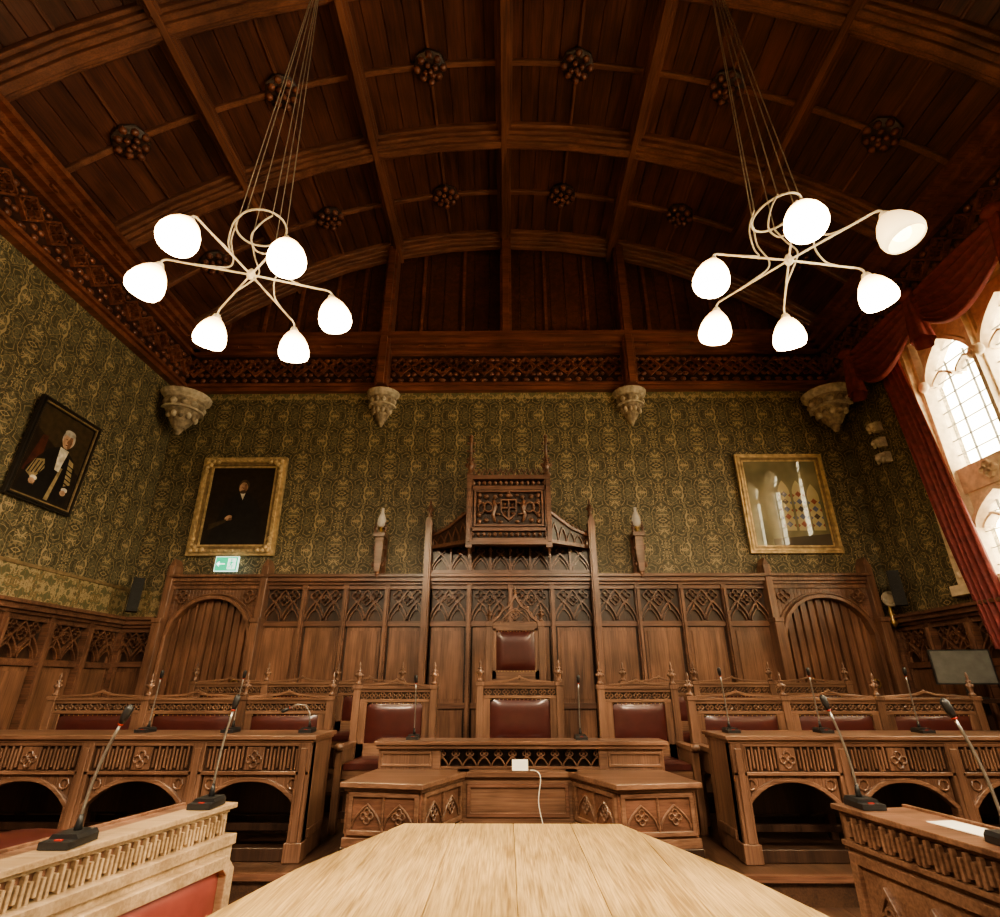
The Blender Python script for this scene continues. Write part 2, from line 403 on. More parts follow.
# ------------------------------------------------------------------ panelling
def panels(b,posts,zt,z0=0.0,band=.46):
    a,c=posts[0],posts[-1]
    b.m(W_DARK); b.box(a,c,-.05,0,z0,zt-.1)
    zb1=zt-.2; zb0=zb1-band
    for i in range(len(posts)-1):
        xa,xb=posts[i],posts[i+1]; w=xb-xa
        b.m(W_MID)
        p0=z0+.75
        b.box(xa+.06,xb-.06,-.068,-.045,p0,zb0-.07)
        b.box(xa+.10,xb-.10,-.082,-.06,p0+.05,zb0-.12)
        b.box(xa+.06,xb-.06,-.068,-.045,z0+.2,p0-.08)
        b.m(W_MIDH)
        m=(xa+xb)/2; h=band
        xs=[xa+.03,m,xb-.03]
        for k in range(2):
            b.ribbon(parch(xs[k],xs[k+1],zb0+.03,zb0+.62*h,5),.022,-.10,-.05)
            q=(xs[k]+xs[k+1])/2
            b.ribbon(parch(xs[k]+.035,xs[k+1]-.035,zb0+.02,zb0+.42*h,4),.016,-.085,-.05)
            b.quatre(q,zb0+.80*h,.09,.016,-.09,-.05,7)
            b.ball((q,-.075,zb0+.80*h),.02,6,4)
        b.ribbon(parch(xs[0]+w*.22,xs[2]-w*.22,zb0+.35*h,zb0+.98*h,5),.018,-.095,-.05)
        b.quatre(m,zb0+.66*h,.075,.014,-.09,-.05,7)
    b.m(W_MIDH)
    b.box(a,c,-.10,0,zb0-.06,zb0); b.box(a,c,-.08,0,zb0,zb0+.015)
    b.box(a,c,-.10,0,z0+.68,z0+.75); b.box(a,c,-.12,0,z0,z0+.18)
    b.box(a,c,-.11,0,zb1,zb1+.06); b.box(a,c,-.15,0,zb1+.06,zb1+.10); b.box(a,c,-.20,0,zb1+.10,zb1+.16); b.box(a,c,-.24,0,zb1+.16,zt)
    for x in posts:
        b.m(W_MIDH); b.box(x-.035,x+.035,-.14,0,z0,zt-.14); b.m(W_MID); b.box(x-.018,x+.018,-.175,-.13,z0,zt-.2)
b=B('trim_6',W_DARK)
b.T=Matrix.Translation((0,YB-.002,0))
panels(b,[-3.52,-2.92,-2.32,-1.72,-1.12],2.82,.36)
panels(b,[-1.12,-.53,.07,.67,1.27],2.82,.36)
panels(b,[1.27,1.9,2.53,3.15,3.79],2.82,.36)
b.T=Matrix.Identity(4); b.done()
def doorcase(i,xa,xb):
    zt=2.82; z0=.36
    b=B('trim_%d'%(6+i),W_MIDH); b.T=Matrix.Translation((0,YB-.002,0))
    m=(xa+xb)/2; hw=(xb-xa)/2-.10; zs=1.98; za=2.50
    n=12; L_=[]
    for k in range(n+1):
        t=k/n; L_.append((m-hw+hw*t, zs+(za-zs)*(1-(1-t)**2.2)**.62))
    full=L_+[(2*m-x,z) for x,z in L_[-2::-1]]
    for k in range(len(full)-1):
        (x1,z1),(x2,z2)=full[k],full[k+1]
        b.prism([(x1,z1),(x2,z2),(x2,zt-.2),(x1,zt-.2)],-.12,0)
    b.box(xa,m-hw,-.12,0,z0,zt-.2); b.box(m+hw,xb,-.12,0,z0,zt-.2)
    b.m(W_MID)
    b.ribbon([(m-hw,z0)]+full+[(m+hw,z0)],.05,-.19,-.06)
    b.ribbon([(m-hw-.05,z0)]+[(m+(x-m)*1.08,z+.05) for x,z in full]+[(m+hw+.05,z0)],.022,-.15,-.08)
    for sx in (-1,1):
        b.quatre(m+sx*(hw-.10),zt-.31,.10,.016,-.15,-.11); b.ball((m+sx*(hw-.10),-.12,zt-.31),.025,6,4)
    for (da,z1,z2) in ((.14,zt-.2,zt-.14),(.17,zt-.14,zt-.1),(.20,zt-.1,zt-.04),(.24,zt-.04,zt)):
        b.box(xa,xb,-da,0,z1,z2)
    for x in (xa,xb):
        b.m(W_MID); b.box(x-.06,x+.06,-.28,0,z0,2.2); b.box(x-.05,x+.05,-.22,0,2.2,2.95)
        b.prism([(x-.05,2.95),(x+.05,2.95),(x,3.06)],-.20,0)
        b.box(x-.07,x+.07,-.31,0,z0,z0+.3); b.box(x-.065,x+.065,-.30,0,2.14,2.2)
    b.T=Matrix.Identity(4); b.done(bevel=.004)
    d=B('door_%d'%i,W_MID); d.T=Matrix.Translation((0,YB-.002,0))
    nb=11; w=2*hw/nb
    def top(x):
        t=1-abs(x-m)/hw; t=max(0,min(1,t)); return zs+(za-zs)*(1-(1-t)**2.2)**.62
    for k in range(nb):
        x1=m-hw+k*w; x2=x1+w; d.m(W_MID)
        d.prism([(x1+.020,z0+.01),(x2-.020,z0+.01),(x2-.020,top(x2-.020)-.01),(x1+.020,top(x1+.020)-.01)],-.05,-.01)
        if k: d.m(W_MID); d.box(x1-.010,x1+.010,-.085,-.01,z0+.02,top(x1)-.01)
    d.m(W_DARK); d.box(m-hw+.02,m+hw-.02,-.02,-.005,z0+.01,zs)
    d.m(IRON)
    d.box(m-hw+.02,m+hw*.55,-.093,-.055,.78,.82)
    d.ring(m+hw-.12,1.35,.05,.012,-.1,-.08,12); d.ball((m+hw-.12,-.085,1.40),.02,6,4)
    d.T=Matrix.Identity(4); d.done()
doorcase(1,-4.90,-3.52); doorcase(2,3.79,5.25)
def pan_obj(name,T,posts,zt,z0,band):
    b=B(name,W_DARK); b.T=T; panels(b,posts,zt,z0,band); b.T=Matrix.Identity(4); b.done()
TBK=Matrix.Translation((0,YB-.002,0))
pan_obj('trim_9',TBK,[-5.55,-4.97],2.22,.36,.40)
pan_obj('trim_10',ML@Matrix.Translation((0,-.002,0)),[YR+.08+i*.65 for i in range(20)],2.22,0,.42)
pan_obj('trim_11',TBK,[5.32,5.54],2.22,.36,.40)
pan_obj('trim_12',MR@Matrix.Translation((0,-.002,0)),[-7.92+i*.65 for i in range(20)],2.22,0,.42)
b=B('trim_13',BORDER); b.T=ML@Matrix.Translation((0,-.002,0)); b.box(YR+.01,YB-.01,-.012,0,2.22,2.62)
b.m(GOLD_D); b.box(YR+.01,YB-.01,-.025,0,2.61,2.65); b.T=Matrix.Identity(4); b.done()
b=B('trim_14',BORDER); b.T=TBK; b.box(X0+.03,-4.97,-.012,0,2.22,2.62); b.T=Matrix.Identity(4); b.done()
b=B('trim_15',BORDER); b.T=TBK; b.box(X0+.1,X1-.1,-.01,0,5.83,5.95); b.T=Matrix.Identity(4); b.done()
# platforms
b=B('dais_platform',FLOORM); b.box(X0+.15,X1-.15,4.38,YB-.15,0,.178); b.m(W_MIDH); b.box(X0+.15,X1-.15,4.34,4.38,.14,.178); b.done()
b=B('rear_dais_platform',FLOORM); b.box(X0+.2,X1-.2,6.2,YB-.2,.18,.358); b.m(W_MIDH); b.box(X0+.2,X1-.2,6.17,6.2,.32,.358); b.done()
b=B('throne_step',FLOORM); b.box(-.75,1.0,6.35,YB-.35,.36,.538); b.done()
# ------------------------------------------------------------------ throne canopy
b=B('throne_canopy',W_MID)
for x in (-1.14,1.28):
    b.m(W_MID); b.box(x-.05,x+.05,7.70,7.83,.37,3.55); b.box(x-.03,x+.03,7.67,7.72,.37,3.4)
    b.prism([(x-.06,3.55),(x+.06,3.55),(x,3.72)],7.70,7.86); finial(b,x,7.78,3.68,1.3)
b.m(W_DARK); b.box(-1.1,1.24,7.86,7.995,2.83,3.5)
b.m(W_MIDH)
b.box(-1.1,1.24,7.8,7.9,2.83,2.88); b.box(-1.1,1.24,7.78,7.9,3.24,3.30)
n=8; w=2.34/n
for i in range(n):
    xa=-1.1+i*w
    b.ribbon(parch(xa+.01,xa+w-.01,2.88,3.12,5),.022,7.80,7.87); b.ribbon(parch(xa+.04,xa+w-.04,2.88,3.05,4),.016,7.82,7.87)
    b.quatre(xa+w/2,3.17,.06,.014,7.82,7.87,7); b.box(xa-.015,xa+.015,7.79,7.88,2.86,3.26)
    b.ball((xa+w,7.82,3.17),.03,6,4)
for sx in (-1,1):
    xo=-1.10 if sx<0 else 1.24; xi=-.53 if sx<0 else .62
    p0=Vector((xo,7.84,0)); p1=Vector((xi,7.45,0)); d=(p1-p0); L=d.length
    ang=math.atan2(d.y,d.x)
    b.T=Matrix.Translation(p0)@Matrix.Rotation(ang,4,'Z')
    b.m(W_DARK); b.prism([(0,3.22),(L,3.22),(L,3.60),(0,3.36)],-.03,.03)
    b.m(W_MIDH)
    ya,yb=-.06,.06
    b.ribbon([(0,3.37),(L*.5,3.46),(L,3.64)],.04,ya,yb); b.ribbon([(0,3.21),(L,3.21)],.05,ya,yb)
    for k in range(5):
        u=(k+.5)/5*L; b.ribbon(parch(u-L*.09,u+L*.09,3.24,3.32+.2*k/5,4),.014,-.05,.05)
    for k in range(9):
        u=(k+.5)/9; z=3.39+.27*u*u
        for q in (0,1): b.ball((u*L,0,z+.03+q*.04),(.022,.018,.03),6,4)
    b.T=Matrix.Identity(4)
xa,xb,yf=-.52,.62,7.42
b.m(W_DARK); b.box(xa+.04,xb-.04,yf+.05,7.98,3.22,4.12)
b.m(W_MIDH)
for x in (xa,xb):
    b.box(x-.045,x+.045,yf-.02,yf+.08,3.12,4.22); b.box(x-.02,x+.02,yf-.05,yf,3.2,4.15)
    finial(b,x,yf+.03,4.22,1.9); b.lathe([(.03,0),(.018,.35),(.03,.4),(.006,.5)],(x,yf+.03,4.4),6)
    b.ball((x,yf+.03,4.86),.035,6,4)
    for q in range(4):
        for s2 in (-1,1): b.ball((x+s2*.045,yf+.03,4.36+q*.13),(.025,.02,.02),6,4)
    b.lathe([(.03,0),(.015,-.08),(.03,-.11),(.0,-.16)],(x,yf+.03,3.12),8)
for z1,z2,o in ((3.16,3.22,.03),(3.22,3.26,.0),(3.36,3.41,.02),(3.98,4.04,.02),(4.14,4.2,.04)):
    b.box(xa,xb,yf-o,yf+.1,z1,z2); 
    b.box(xa-.03,xa+.06,yf,7.98,z1,z2); b.box(xb-.06,xb+.03,yf,7.98,z1,z2)
for i in range(14):
    u=xa+.05+i*(xb-xa-.1)/13
    b.ball((u,yf+.0,3.31),(.03,.03,.035),6,4); b.ball((u,yf+.0,4.09),(.03,.03,.035),6,4)
    b.ribbon(parch(u-.04,u+.04,4.2,4.30,3),.014,yf-.02,yf+.03); b.ball((u,yf,4.31),.016,6,4)
b.T=Matrix.Translation((0,yf,0))
b.ribbon([(xa+.08,3.44),(xb-.08,3.44),(xb-.08,3.96),(xa+.08,3.96)],.03,-.02,.06,True)
m=(xa+xb)/2
# carved shield with charges, foliage and scrolls, all in the same oak
b.ribbon([(m-.11,3.82),(m+.11,3.82),(m+.11,3.66),(m+.07,3.58),(m,3.52),(m-.07,3.58),(m-.11,3.66)],.022,-.03,.06,True)
b.box(m-.012,m+.012,-.02,.06,3.54,3.81); b.box(m-.10,m+.10,-.02,.06,3.69,3.715)
for sx in (-1,1):
    for z in (3.63,3.76): b.ball((m+sx*.055,.03,z),(.03,.03,.03),6,4)
b.ball((m,0,3.89),(.06,.03,.035)); b.ball((m,0,3.93),(.03,.03,.02),6,4)
for sx in (-1,1):
    b.tube([(m+sx*.20,.01,3.50),(m+sx*.23,.01,3.60),(m+sx*.20,0,3.72),(m+sx*.22,-.01,3.82)],.04,8,radii=[.02,.032,.036,.026])
    b.ball((m+sx*.20,-.01,3.87),(.034,.03,.03)); b.tube([(m+sx*.2,0,3.76),(m+sx*.13,-.02,3.78)],.015,6)
    b.tube([(m+sx*.2,0,3.62),(m+sx*.13,-.02,3.60)],.015,6)
    b.tube([(m+sx*(.30+.07*math.cos(t*.7)),-.01,3.70+.11*math.sin(t*.7)*(1-t/14)) for t in range(10)],.016,6)
    b.tube([(m+sx*(.40+.05*math.cos(-t*.7)),-.01,3.72+.12*math.sin(-t*.7)*(1-t/14)) for t in range(10)],.014,6)
    for z in (3.5,3.6,3.8,3.9): b.ball((m+sx*.43,0,z),(.035,.03,.04),6,4)
    for z in (3.52,3.88): b.ball((m+sx*.33,0,z),(.04,.03,.035),6,4)
    for z in (3.5,3.9): b.ball((m+sx*.12,0.01,z),(.035,.025,.025),6,4)
b.T=Matrix.Identity(4); b.done()
# ------------------------------------------------------------------ corbels & sconces
def corbel(name,x,y,z,s,corner=0,hz=1.0):
    b=B(name,STONE_G)
    b.T=Matrix.Translation((x,y,z))@Matrix.Rotation(corner,4,'Z')@Matrix.Diagonal((s,s,s*hz,1))
    def half(r0,r1,z0,z1,n=8):
        vs=[(r*math.cos(PI+PI*k/n),r*math.sin(PI+PI*k/n),zz) for r,zz in ((r0,z0),(r1,z1)) for k in range(n+1)]
        b.add(vs,[(k,k+1,k+n+2,k+n+1) for k in range(n)]+[list(range(n+1)),list(range(n+1,2*n+2))])
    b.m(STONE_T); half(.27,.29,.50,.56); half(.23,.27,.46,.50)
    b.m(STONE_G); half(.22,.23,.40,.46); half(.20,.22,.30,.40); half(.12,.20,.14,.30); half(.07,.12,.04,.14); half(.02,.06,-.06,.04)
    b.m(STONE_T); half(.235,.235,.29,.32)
    for k in range(6):
        a=PI+PI*(k+.5)/6
        b.m(STONE_T if k%2 else STONE_G); b.ball((.205*math.cos(a),.205*math.sin(a),.38),(.045,.045,.05),7,5)
        b.ball((.15*math.cos(a),.15*math.sin(a),.21),(.035,.035,.06),7,5)
    b.T=Matrix.Identity(4); b.done()
corbel('beam_corbel',-2.08,7.99,5.36,1.0); corbel('beam_corbel',2.12,7.99,5.36,1.0)
corbel('corner_corbel',-5.25,7.65,5.08,1.34,PI/4,.82); corbel('corner_corbel',5.25,7.65,5.08,1.34,-PI/4,.82)
for x in (-1.87,1.97):
    b=B('wall_sconce',W_MIDH)
    b.box(x-.07,x+.07,7.95,7.995,2.85,3.45); b.box(x-.05,x+.05,7.80,7.95,3.05,3.10)
    b.prism([(x-.04,2.85),(x+.04,2.85),(x+.06,3.1),(x+.06,3.36),(x-.06,3.36),(x-.06,3.1)],7.72,7.84)
    b.box(x-.085,x+.085,7.69,7.90,3.36,3.42); b.box(x-.03,x+.03,7.84,7.96,3.28,3.36)
    b.lathe([(.0,-.1),(.03,-.06),(.05,0)],(x,7.78,2.85),8)
    for z in (2.95,3.2):
        for s2 in (-1,1): b.ball((x+s2*.07,7.76,z),(.03,.03,.045),6,4)
    for k in (-1,1): finial(b,x+k*.07,7.74,3.42,.8)
    b.m(IRON); b.lathe([(.03,0),(.02,.04),(.04,.08),(.05,.10)],(x,7.79,3.42),10)
    b.m(SCONCEG); b.lathe([(.035,0),(.065,.05),(.068,.11),(.045,.18),(.022,.24),(.025,.30)],(x,7.79,3.52),14)
    b.done()
# ------------------------------------------------------------------ paintings
def ell(cx,cz,rx,rz,n=20,rot=0):
    return [(cx+rx*math.cos(2*PI*i/n)*math.cos(rot)-rz*math.sin(2*PI*i/n)*math.sin(rot),cz+rx*math.cos(2*PI*i/n)*math.sin(rot)+rz*math.sin(2*PI*i/n)*math.cos(rot)) for i in range(n)]
def paint(name,c,rough=.35): return plain(name,c,rough,var=.35)
P_DK=paint('oil_dark_ground',(.022,.014,.009)); P_BG=paint('oil_umber',(.05,.033,.018)); P_SK=paint('oil_flesh',(.48,.30,.20)); P_SK2=paint('oil_flesh_shadow',(.22,.11,.07))
P_WH=paint('oil_lace_white',(.62,.57,.48)); P_BK=paint('oil_black_robe',(.012,.010,.010)); P_GD=paint('oil_gold_lace',(.30,.23,.13)); P_RD=paint('oil_red',(.07,.02,.015)); P_HR=paint('oil_grey_hair',(.40,.37,.33)); P_BR=paint('oil_brown_hair',(.08,.05,.03))
def frame(b,w,h,fw,mats,dep=.09,orn=False):
    def rect(o): return [(-w/2+o,-h/2+o),(w/2-o,-h/2+o),(w/2-o,h/2-o),(-w/2+o,h/2-o)]
    b.m(mats[0]); b.ribbon(rect(fw*.15),fw*.3,-dep*.7,0,True); b.ribbon(rect(fw*.40),fw*.25,-dep,0,True)
    b.m(mats[1]); b.ribbon(rect(fw*.65),fw*.3,-dep*.65,0,True); b.m(mats[0]); b.ribbon(rect(fw*.92),fw*.16,-dep*.5,0,True)
    if orn:
        for sx in (-1,1):
            for sz in (-1,1):
                for dx,dz in ((0,0),(.09,0),(0,.09),(.05,.05),(.17,0),(0,.17)):
                    b.ball((sx*(w/2-fw*.45-dx),-dep*.9,sz*(h/2-fw*.45-dz)),(.045,.03,.045),7,5)
        n=12
        for i in range(n):
            for s2 in (-1,1):
                b.ball(((i+.5)/n*w-w/2,-dep*.95,s2*(h/2-fw*.40)),(.028,.02,.018),6,4); b.ball((s2*(w/2-fw*.40),-dep*.95,(i+.5)/n*h-h/2),(.018,.02,.028),6,4)
b=B('mayor_portrait_painting',BLACKW)
w,h=.97,1.24
b.T=ML@Matrix.Translation((5.985,-.05,3.92))@Matrix.Rotation(math.radians(2.5),4,'X')
frame(b,w,h,.08,(BLACKW,GOLD_D),.06)
b.m(P_BG); b.box(-w/2+.08,w/2-.08,-.02,0,-h/2+.08,h/2-.08)
k=[0]
def L(mat,poly):
    k[0]+=1; b.m(mat); b.flat([(x,z) for x,z in poly],-.0205-.0004*k[0])
L(P_DK,[(-.40,-.54),(.40,-.54),(.40,-.1),(-.40,.25)])
L(P_RD,[(-.38,-.3),(-.28,.18),(-.2,.2),(-.18,-.3)])
L(P_BK,[(-.38,-.53),(.36,-.53),(.33,-.2),(.26,.05),(.14,.12),(0,.14),(-.14,.06),(-.25,-.1),(-.34,-.25)])
L(P_GD,[(-.32,-.30),(-.26,-.12),(-.14,-.08),(-.10,-.18),(-.20,-.36)]); L(P_GD,[(.19,.05),(.27,.02),(.33,-.25),(.24,-.30)])
for i in range(4): L(P_BK,[(-.30+i*.045,-.30+i*.01),(-.285+i*.045,-.30+i*.01),(-.24+i*.045,-.12),(-.255+i*.045,-.12)])
for i in range(5): L(P_BK,[(.19,-.02-i*.055),(.32,-.05-i*.055),(.32,-.065-i*.055),(.19,-.035-i*.055)])
L(P_GD,[(.03,-.53),(.10,-.10),(.14,-.10),(.09,-.53)])
L(P_WH,[(.0,.14),(.14,.13),(.12,.0),(.10,-.16),(.03,-.15),(.01,0)])
L(P_HR,ell(.075,.27,.098,.115)); L(P_SK,ell(.07,.245,.078,.105)); L(P_SK2,ell(.105,.235,.03,.085)); L(P_HR,ell(.07,.345,.085,.04)); 
L(P_SK2,ell(.045,.26,.014,.007,8)); L(P_SK2,ell(.09,.26,.014,.007,8)); L(P_SK2,[(.062,.255),(.072,.255),(.078,.215),(.058,.215)]); L(P_RD,ell(.067,.19,.022,.006,8))
L(P_WH,ell(-.20,-.34,.05,.03)); L(P_SK,ell(-.21,-.38,.045,.035)); L(P_WH,ell(.27,-.34,.05,.03)); L(P_SK,ell(.26,-.38,.045,.035))
for i in range(4): L(P_SK2,[(-.24+i*.02,-.42),(-.235+i*.02,-.38),(-.232+i*.02,-.42)])
b.T=Matrix.Identity(4); b.done(recalc=False)
b=B('portrait_painting',GOLD); w,h=1.33,1.58
b.T=Matrix.Translation((-4.17,YB-.04,3.92))@Matrix.Rotation(math.radians(2),4,'X')
frame(b,w,h,.17,(GOLD,GOLD_D),.10,True)
b.m(P_DK); b.box(-w/2+.14,w/2-.14,-.03,0,-h/2+.14,h/2-.14); k=[0]
def L2(mat,poly):
    k[0]+=1; b.m(mat); b.flat(poly,-.0305-.0004*k[0])
L2(P_BK,[(-.42,-.6),(.42,-.6),(.38,-.2),(.28,.08),(.1,.2),(-.05,.2),(-.2,.08),(-.3,-.2)])
L2(P_WH,[(-.01,.20),(.07,.20),(.04,.09)]); L2(P_BR,ell(.03,.32,.085,.105)); L2(P_SK,ell(.025,.29,.066,.09)); L2(P_SK2,ell(.06,.285,.025,.07)); L2(P_BR,ell(.03,.22,.05,.03))
L2(P_SK2,ell(.005,.30,.012,.006,8)); L2(P_SK2,ell(.045,.30,.012,.006,8)); L2(P_SK2,[(.02,.30),(.028,.30),(.034,.265),(.016,.265)])
L2(P_SK,ell(-.13,-.20,.06,.04,12,.5)); L2(P_SK2,ell(-.10,-.22,.03,.02,10)); L2(P_BG,[(-.42,-.3),(-.16,-.22),(-.16,-.27),(-.42,-.4)])
b.T=Matrix.Identity(4); b.done(recalc=False)
def glazed(name,c0,c1):
    mg,nt,bs=base_mat(name)
    tc=nt.nodes.new('ShaderNodeTexCoord'); nn=nt.nodes.new('ShaderNodeTexNoise'); nn.inputs['Scale'].default_value=2.2; nt.links.new(tc.outputs['Object'],nn.inputs['Vector'])
    rr=nt.nodes.new('ShaderNodeValToRGB'); rr.color_ramp.elements[0].color=c0+(1,); rr.color_ramp.elements[1].color=c1+(1,); rr.color_ramp.elements[0].position=.35; rr.color_ramp.elements[1].position=.65
    nt.links.new(nn.outputs['Fac'],rr.inputs['Fac']); nt.links.new(rr.outputs['Color'],bs.inputs['Base Color']); bs.inputs['Roughness'].default_value=.6; bs.inputs['Coat Weight'].default_value=1; bs.inputs['Coat Roughness'].default_value=.0; bs.inputs['Coat IOR'].default_value=1.5
    return mg
mg=glazed('glazed_print',(.13,.12,.065),(.28,.25,.15)); gb=glazed('painted_reflection_blue',(.10,.12,.20),(.16,.18,.28)); gr=glazed('painted_reflection_red',(.25,.07,.05),(.32,.12,.08)); gy=glazed('painted_reflection_amber',(.42,.36,.20),(.55,.48,.30)); gd=glazed('picture_dark',(.06,.045,.03),(.10,.075,.05))  # blue, red and amber paint a window reflection into the picture
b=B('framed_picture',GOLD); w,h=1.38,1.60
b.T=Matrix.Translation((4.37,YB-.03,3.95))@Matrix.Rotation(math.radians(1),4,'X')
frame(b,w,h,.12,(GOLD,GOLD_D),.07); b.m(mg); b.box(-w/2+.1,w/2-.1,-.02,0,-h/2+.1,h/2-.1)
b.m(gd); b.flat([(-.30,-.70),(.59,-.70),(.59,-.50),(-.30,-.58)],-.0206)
for j,(x0,x1,zt) in enumerate(((-.10,.08,.36),(.12,.30,.36),(.34,.52,.30))):  # lancets of the reflected window, painted onto the picture
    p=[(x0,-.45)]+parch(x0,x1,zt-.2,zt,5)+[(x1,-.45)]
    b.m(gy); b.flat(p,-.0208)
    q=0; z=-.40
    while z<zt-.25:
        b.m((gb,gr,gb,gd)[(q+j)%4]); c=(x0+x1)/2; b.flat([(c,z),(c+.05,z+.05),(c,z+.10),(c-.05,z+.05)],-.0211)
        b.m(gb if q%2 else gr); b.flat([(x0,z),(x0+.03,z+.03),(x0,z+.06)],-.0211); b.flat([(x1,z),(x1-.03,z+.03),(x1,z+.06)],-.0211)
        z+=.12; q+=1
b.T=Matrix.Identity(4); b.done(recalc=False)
b=B('exit_sign',SIGNW); b.T=Matrix.Translation((-4.10,7.80,2.86)); b.box(-.17,.17,-.03,.0,0,.22); b.m(GREEN); b.box(-.16,.16,-.034,-.03,.01,.21)
b.m(SIGNW); y=-.036
b.flat([(.02,.03),(.14,.03),(.14,.19),(.02,.19)],y); b.m(GREEN); y=-.038
b.flat(ell(.075,.165,.014,.014,10),y); b.ribbon([(.08,.145),(.07,.10)],.024,y,y+.001); b.ribbon([(.07,.10),(.095,.08),(.09,.045)],.014,y,y+.001); b.ribbon([(.07,.10),(.055,.07),(.03,.06)],.014,y,y+.001); b.ribbon([(.08,.14),(.105,.12),(.12,.13)],.01,y,y+.001); b.ribbon([(.078,.14),(.05,.13),(.04,.105)],.01,y,y+.001)
b.m(SIGNW); b.ribbon([(-.02,.11),(-.12,.11)],.02,y,y+.001); b.flat([(-.15,.11),(-.10,.155),(-.10,.065)],y)
b.T=Matrix.Identity(4); b.done()
for (x,y,z,rz) in ((-5.25,7.66,2.28,.6),(5.34,7.45,2.32,-.6)):
    b=B('wall_speaker',DKBOX); b.T=Matrix.Translation((x,y,z))@Matrix.Rotation(rz,4,'Z'); b.box(-.07,.07,-.09,.09,0,.46); b.box(-.058,.058,-.10,-.09,.02,.44)
    for zz in (.12,.24,.36): b.ring(0,zz,.04,.010,-.106,-.098,12)
    b.box(-.02,.02,.09,.16,.2,.26); b.T=Matrix.Identity(4); b.done()
b=B('brass_wall_bracket',IRON); b.T=Matrix.Translation((5.36,7.72,2.22)); b.lathe([(.02,-.15),(.05,-.1),(.02,-.03),(.03,.05),(.015,.15),(.03,.2)],(0,0,0),10)
b.m(STONE_T); b.T=b.T@Matrix.Translation((0,-.03,.22)); b.ring(0,0,.09,.03,-.03,0,14); b.ball((0,0,0),(.08,.02,.08),12,6); b.m(IRON); b.tube([(0,0,-.2),(.10,.05,-.24),(.14,.08,-.2)],.014,6); b.T=Matrix.Identity(4); b.done()
# ------------------------------------------------------------------ windows
def window(i,ya,yb):
    b=B('window_%d'%i,STONE); b.T=MR
    a,c=-yb,-ya; z0,z1=WZ0,WZ1
    for o,y0,y1 in ((0,-.05,.10),(.05,.0,.18),(.10,.08,.30)):
        b.box(a+o,a+o+.05,y0,y1,z0,z1); b.box(c-o-.05,c-o,y0,y1,z0,z1); b.box(a+o,c-o,y0,y1,z1-o-.05,z1-o)
    b.box(a-.14,a,-.07,-.005,z0-.05,z1+.05); b.box(c,c+.14,-.07,-.005,z0-.05,z1+.05); b.box(a-.14,c+.14,-.07,-.005,z1,z1+.05)
    b.box(a-.2,c+.2,-.14,-.005,z0-.12,z0); b.box(a,c,-.005,.4,z0,z0+.05)
    for q in range(14):
        z=z0+.12+q*(z1-z0-.2)/13; b.ball((a-.07,-.08,z),(.045,.025,.05),6,4); b.ball((c+.07,-.08,z),(.045,.025,.05),6,4)
    n=5; xa,xb=a+.13,c-.13; w=(xb-xa)/n; zt=3.70
    b.box(xa,xb,.14,.32,zt-.17,zt+.15)
    for q in range(1,n): b.box(xa+q*w-.05,xa+q*w+.05,.12,.34,z0,z1-.1); b.box(xa+q*w-.025,xa+q*w+.025,.04,.14,z0,z1-.1)
    for q in range(n):
        l,r=xa+q*w+.04,xa+(q+1)*w-.04; m=(l+r)/2
        b.quatre(m,zt,.12,.02,.10,.15,8)
        for zs,za,top in ((3.10,3.48,zt-.12),(5.05,5.58,z1-.1)):
            p=parch(l,r,zs,za,6,1.9)
            for e_ in range(len(p)-1):
                b.prism([p[e_],p[e_+1],(p[e_+1][0],top),(p[e_][0],top)],.17,.29)
            b.ribbon(p,.05,.10,.32); 
            b.ribbon(parch(l+.05,m-.03,zs-.02,zs+.12,4),.028,.16,.3); b.ribbon(parch(m+.03,r-.05,zs-.02,zs+.12,4),.028,.16,.3)
        for s2 in (-1,1): b.ball((l if s2<0 else r,.08,5.05),(.07,.06,.08),7,5)
    b.m(GLASS); b.box(xa,xb,.235,.245,z0,z1-.1)
    b.m(LEAD)
    for q in range(n):
        for j in range(1,3): b.box(xa+q*w+j*w/3-.003,xa+q*w+j*w/3+.003,.225,.255,z0,5.3)
    for j in range(1,16): b.box(xa,xb,.225,.255,z0+j*.2-.0025,z0+j*.2+.0025)
    b.T=Matrix.Identity(4); b.done()
for i,(ya,yb) in enumerate(WIN): window(i+1,ya,yb)
b=B('carved_wall_bracket',STONE_T); b.T=MR@Matrix.Translation((-7.20,0,0))
for z,s in ((4.85,.62),(4.60,.5),(4.36,.62)):
    b.lathe([(.02*s,-.1*s),(.09*s,0),(.11*s,.08*s),(.13*s,.10*s),(.10*s,.12*s)],(0,-.12,z),10); b.ball((0,-.19,z),(.05*s,.05*s,.07*s)); b.box(-.08*s,.08*s,-.1,-.005,z-.05,z+.1)
    for s2 in (-1,1): b.ball((s2*.09*s,-.14,z-.03),(.04*s,.04*s,.06*s))
b.T=Matrix.Identity(4); b.done()
def curtain(t0,t1,b0,b1,z0=1.7,z1=5.9):
    b=B('velvet_curtain',VELVET); b.T=MR
    def f(u,v):
        ya=b0+(t0-b0)*v; yb=b1+(t1-b1)*v
        y=-(ya+(yb-ya)*u); z=z0+(z1-z0)*v; k=.04+.015*math.sin(7*v)
        return (y+.012*math.sin(5*v+u*9),-.20-k*math.sin(u*2*PI*5+.6*math.sin(3*v)),z)
    b.grid(f,80,20); b.m(IRON); b.tube([(-t0-.05,-.20,z1),(-t1+.05,-.20,z1)],.02)
    b.T=Matrix.Identity(4); ob=b.done()
curtain(6.27,6.70,5.90,6.30); curtain(1.05,1.65,1.05,1.65)
b=B('swagged_pelmet',VELVET); b.T=MR
pts=[7.00,5.65,4.30,2.90,1.05]
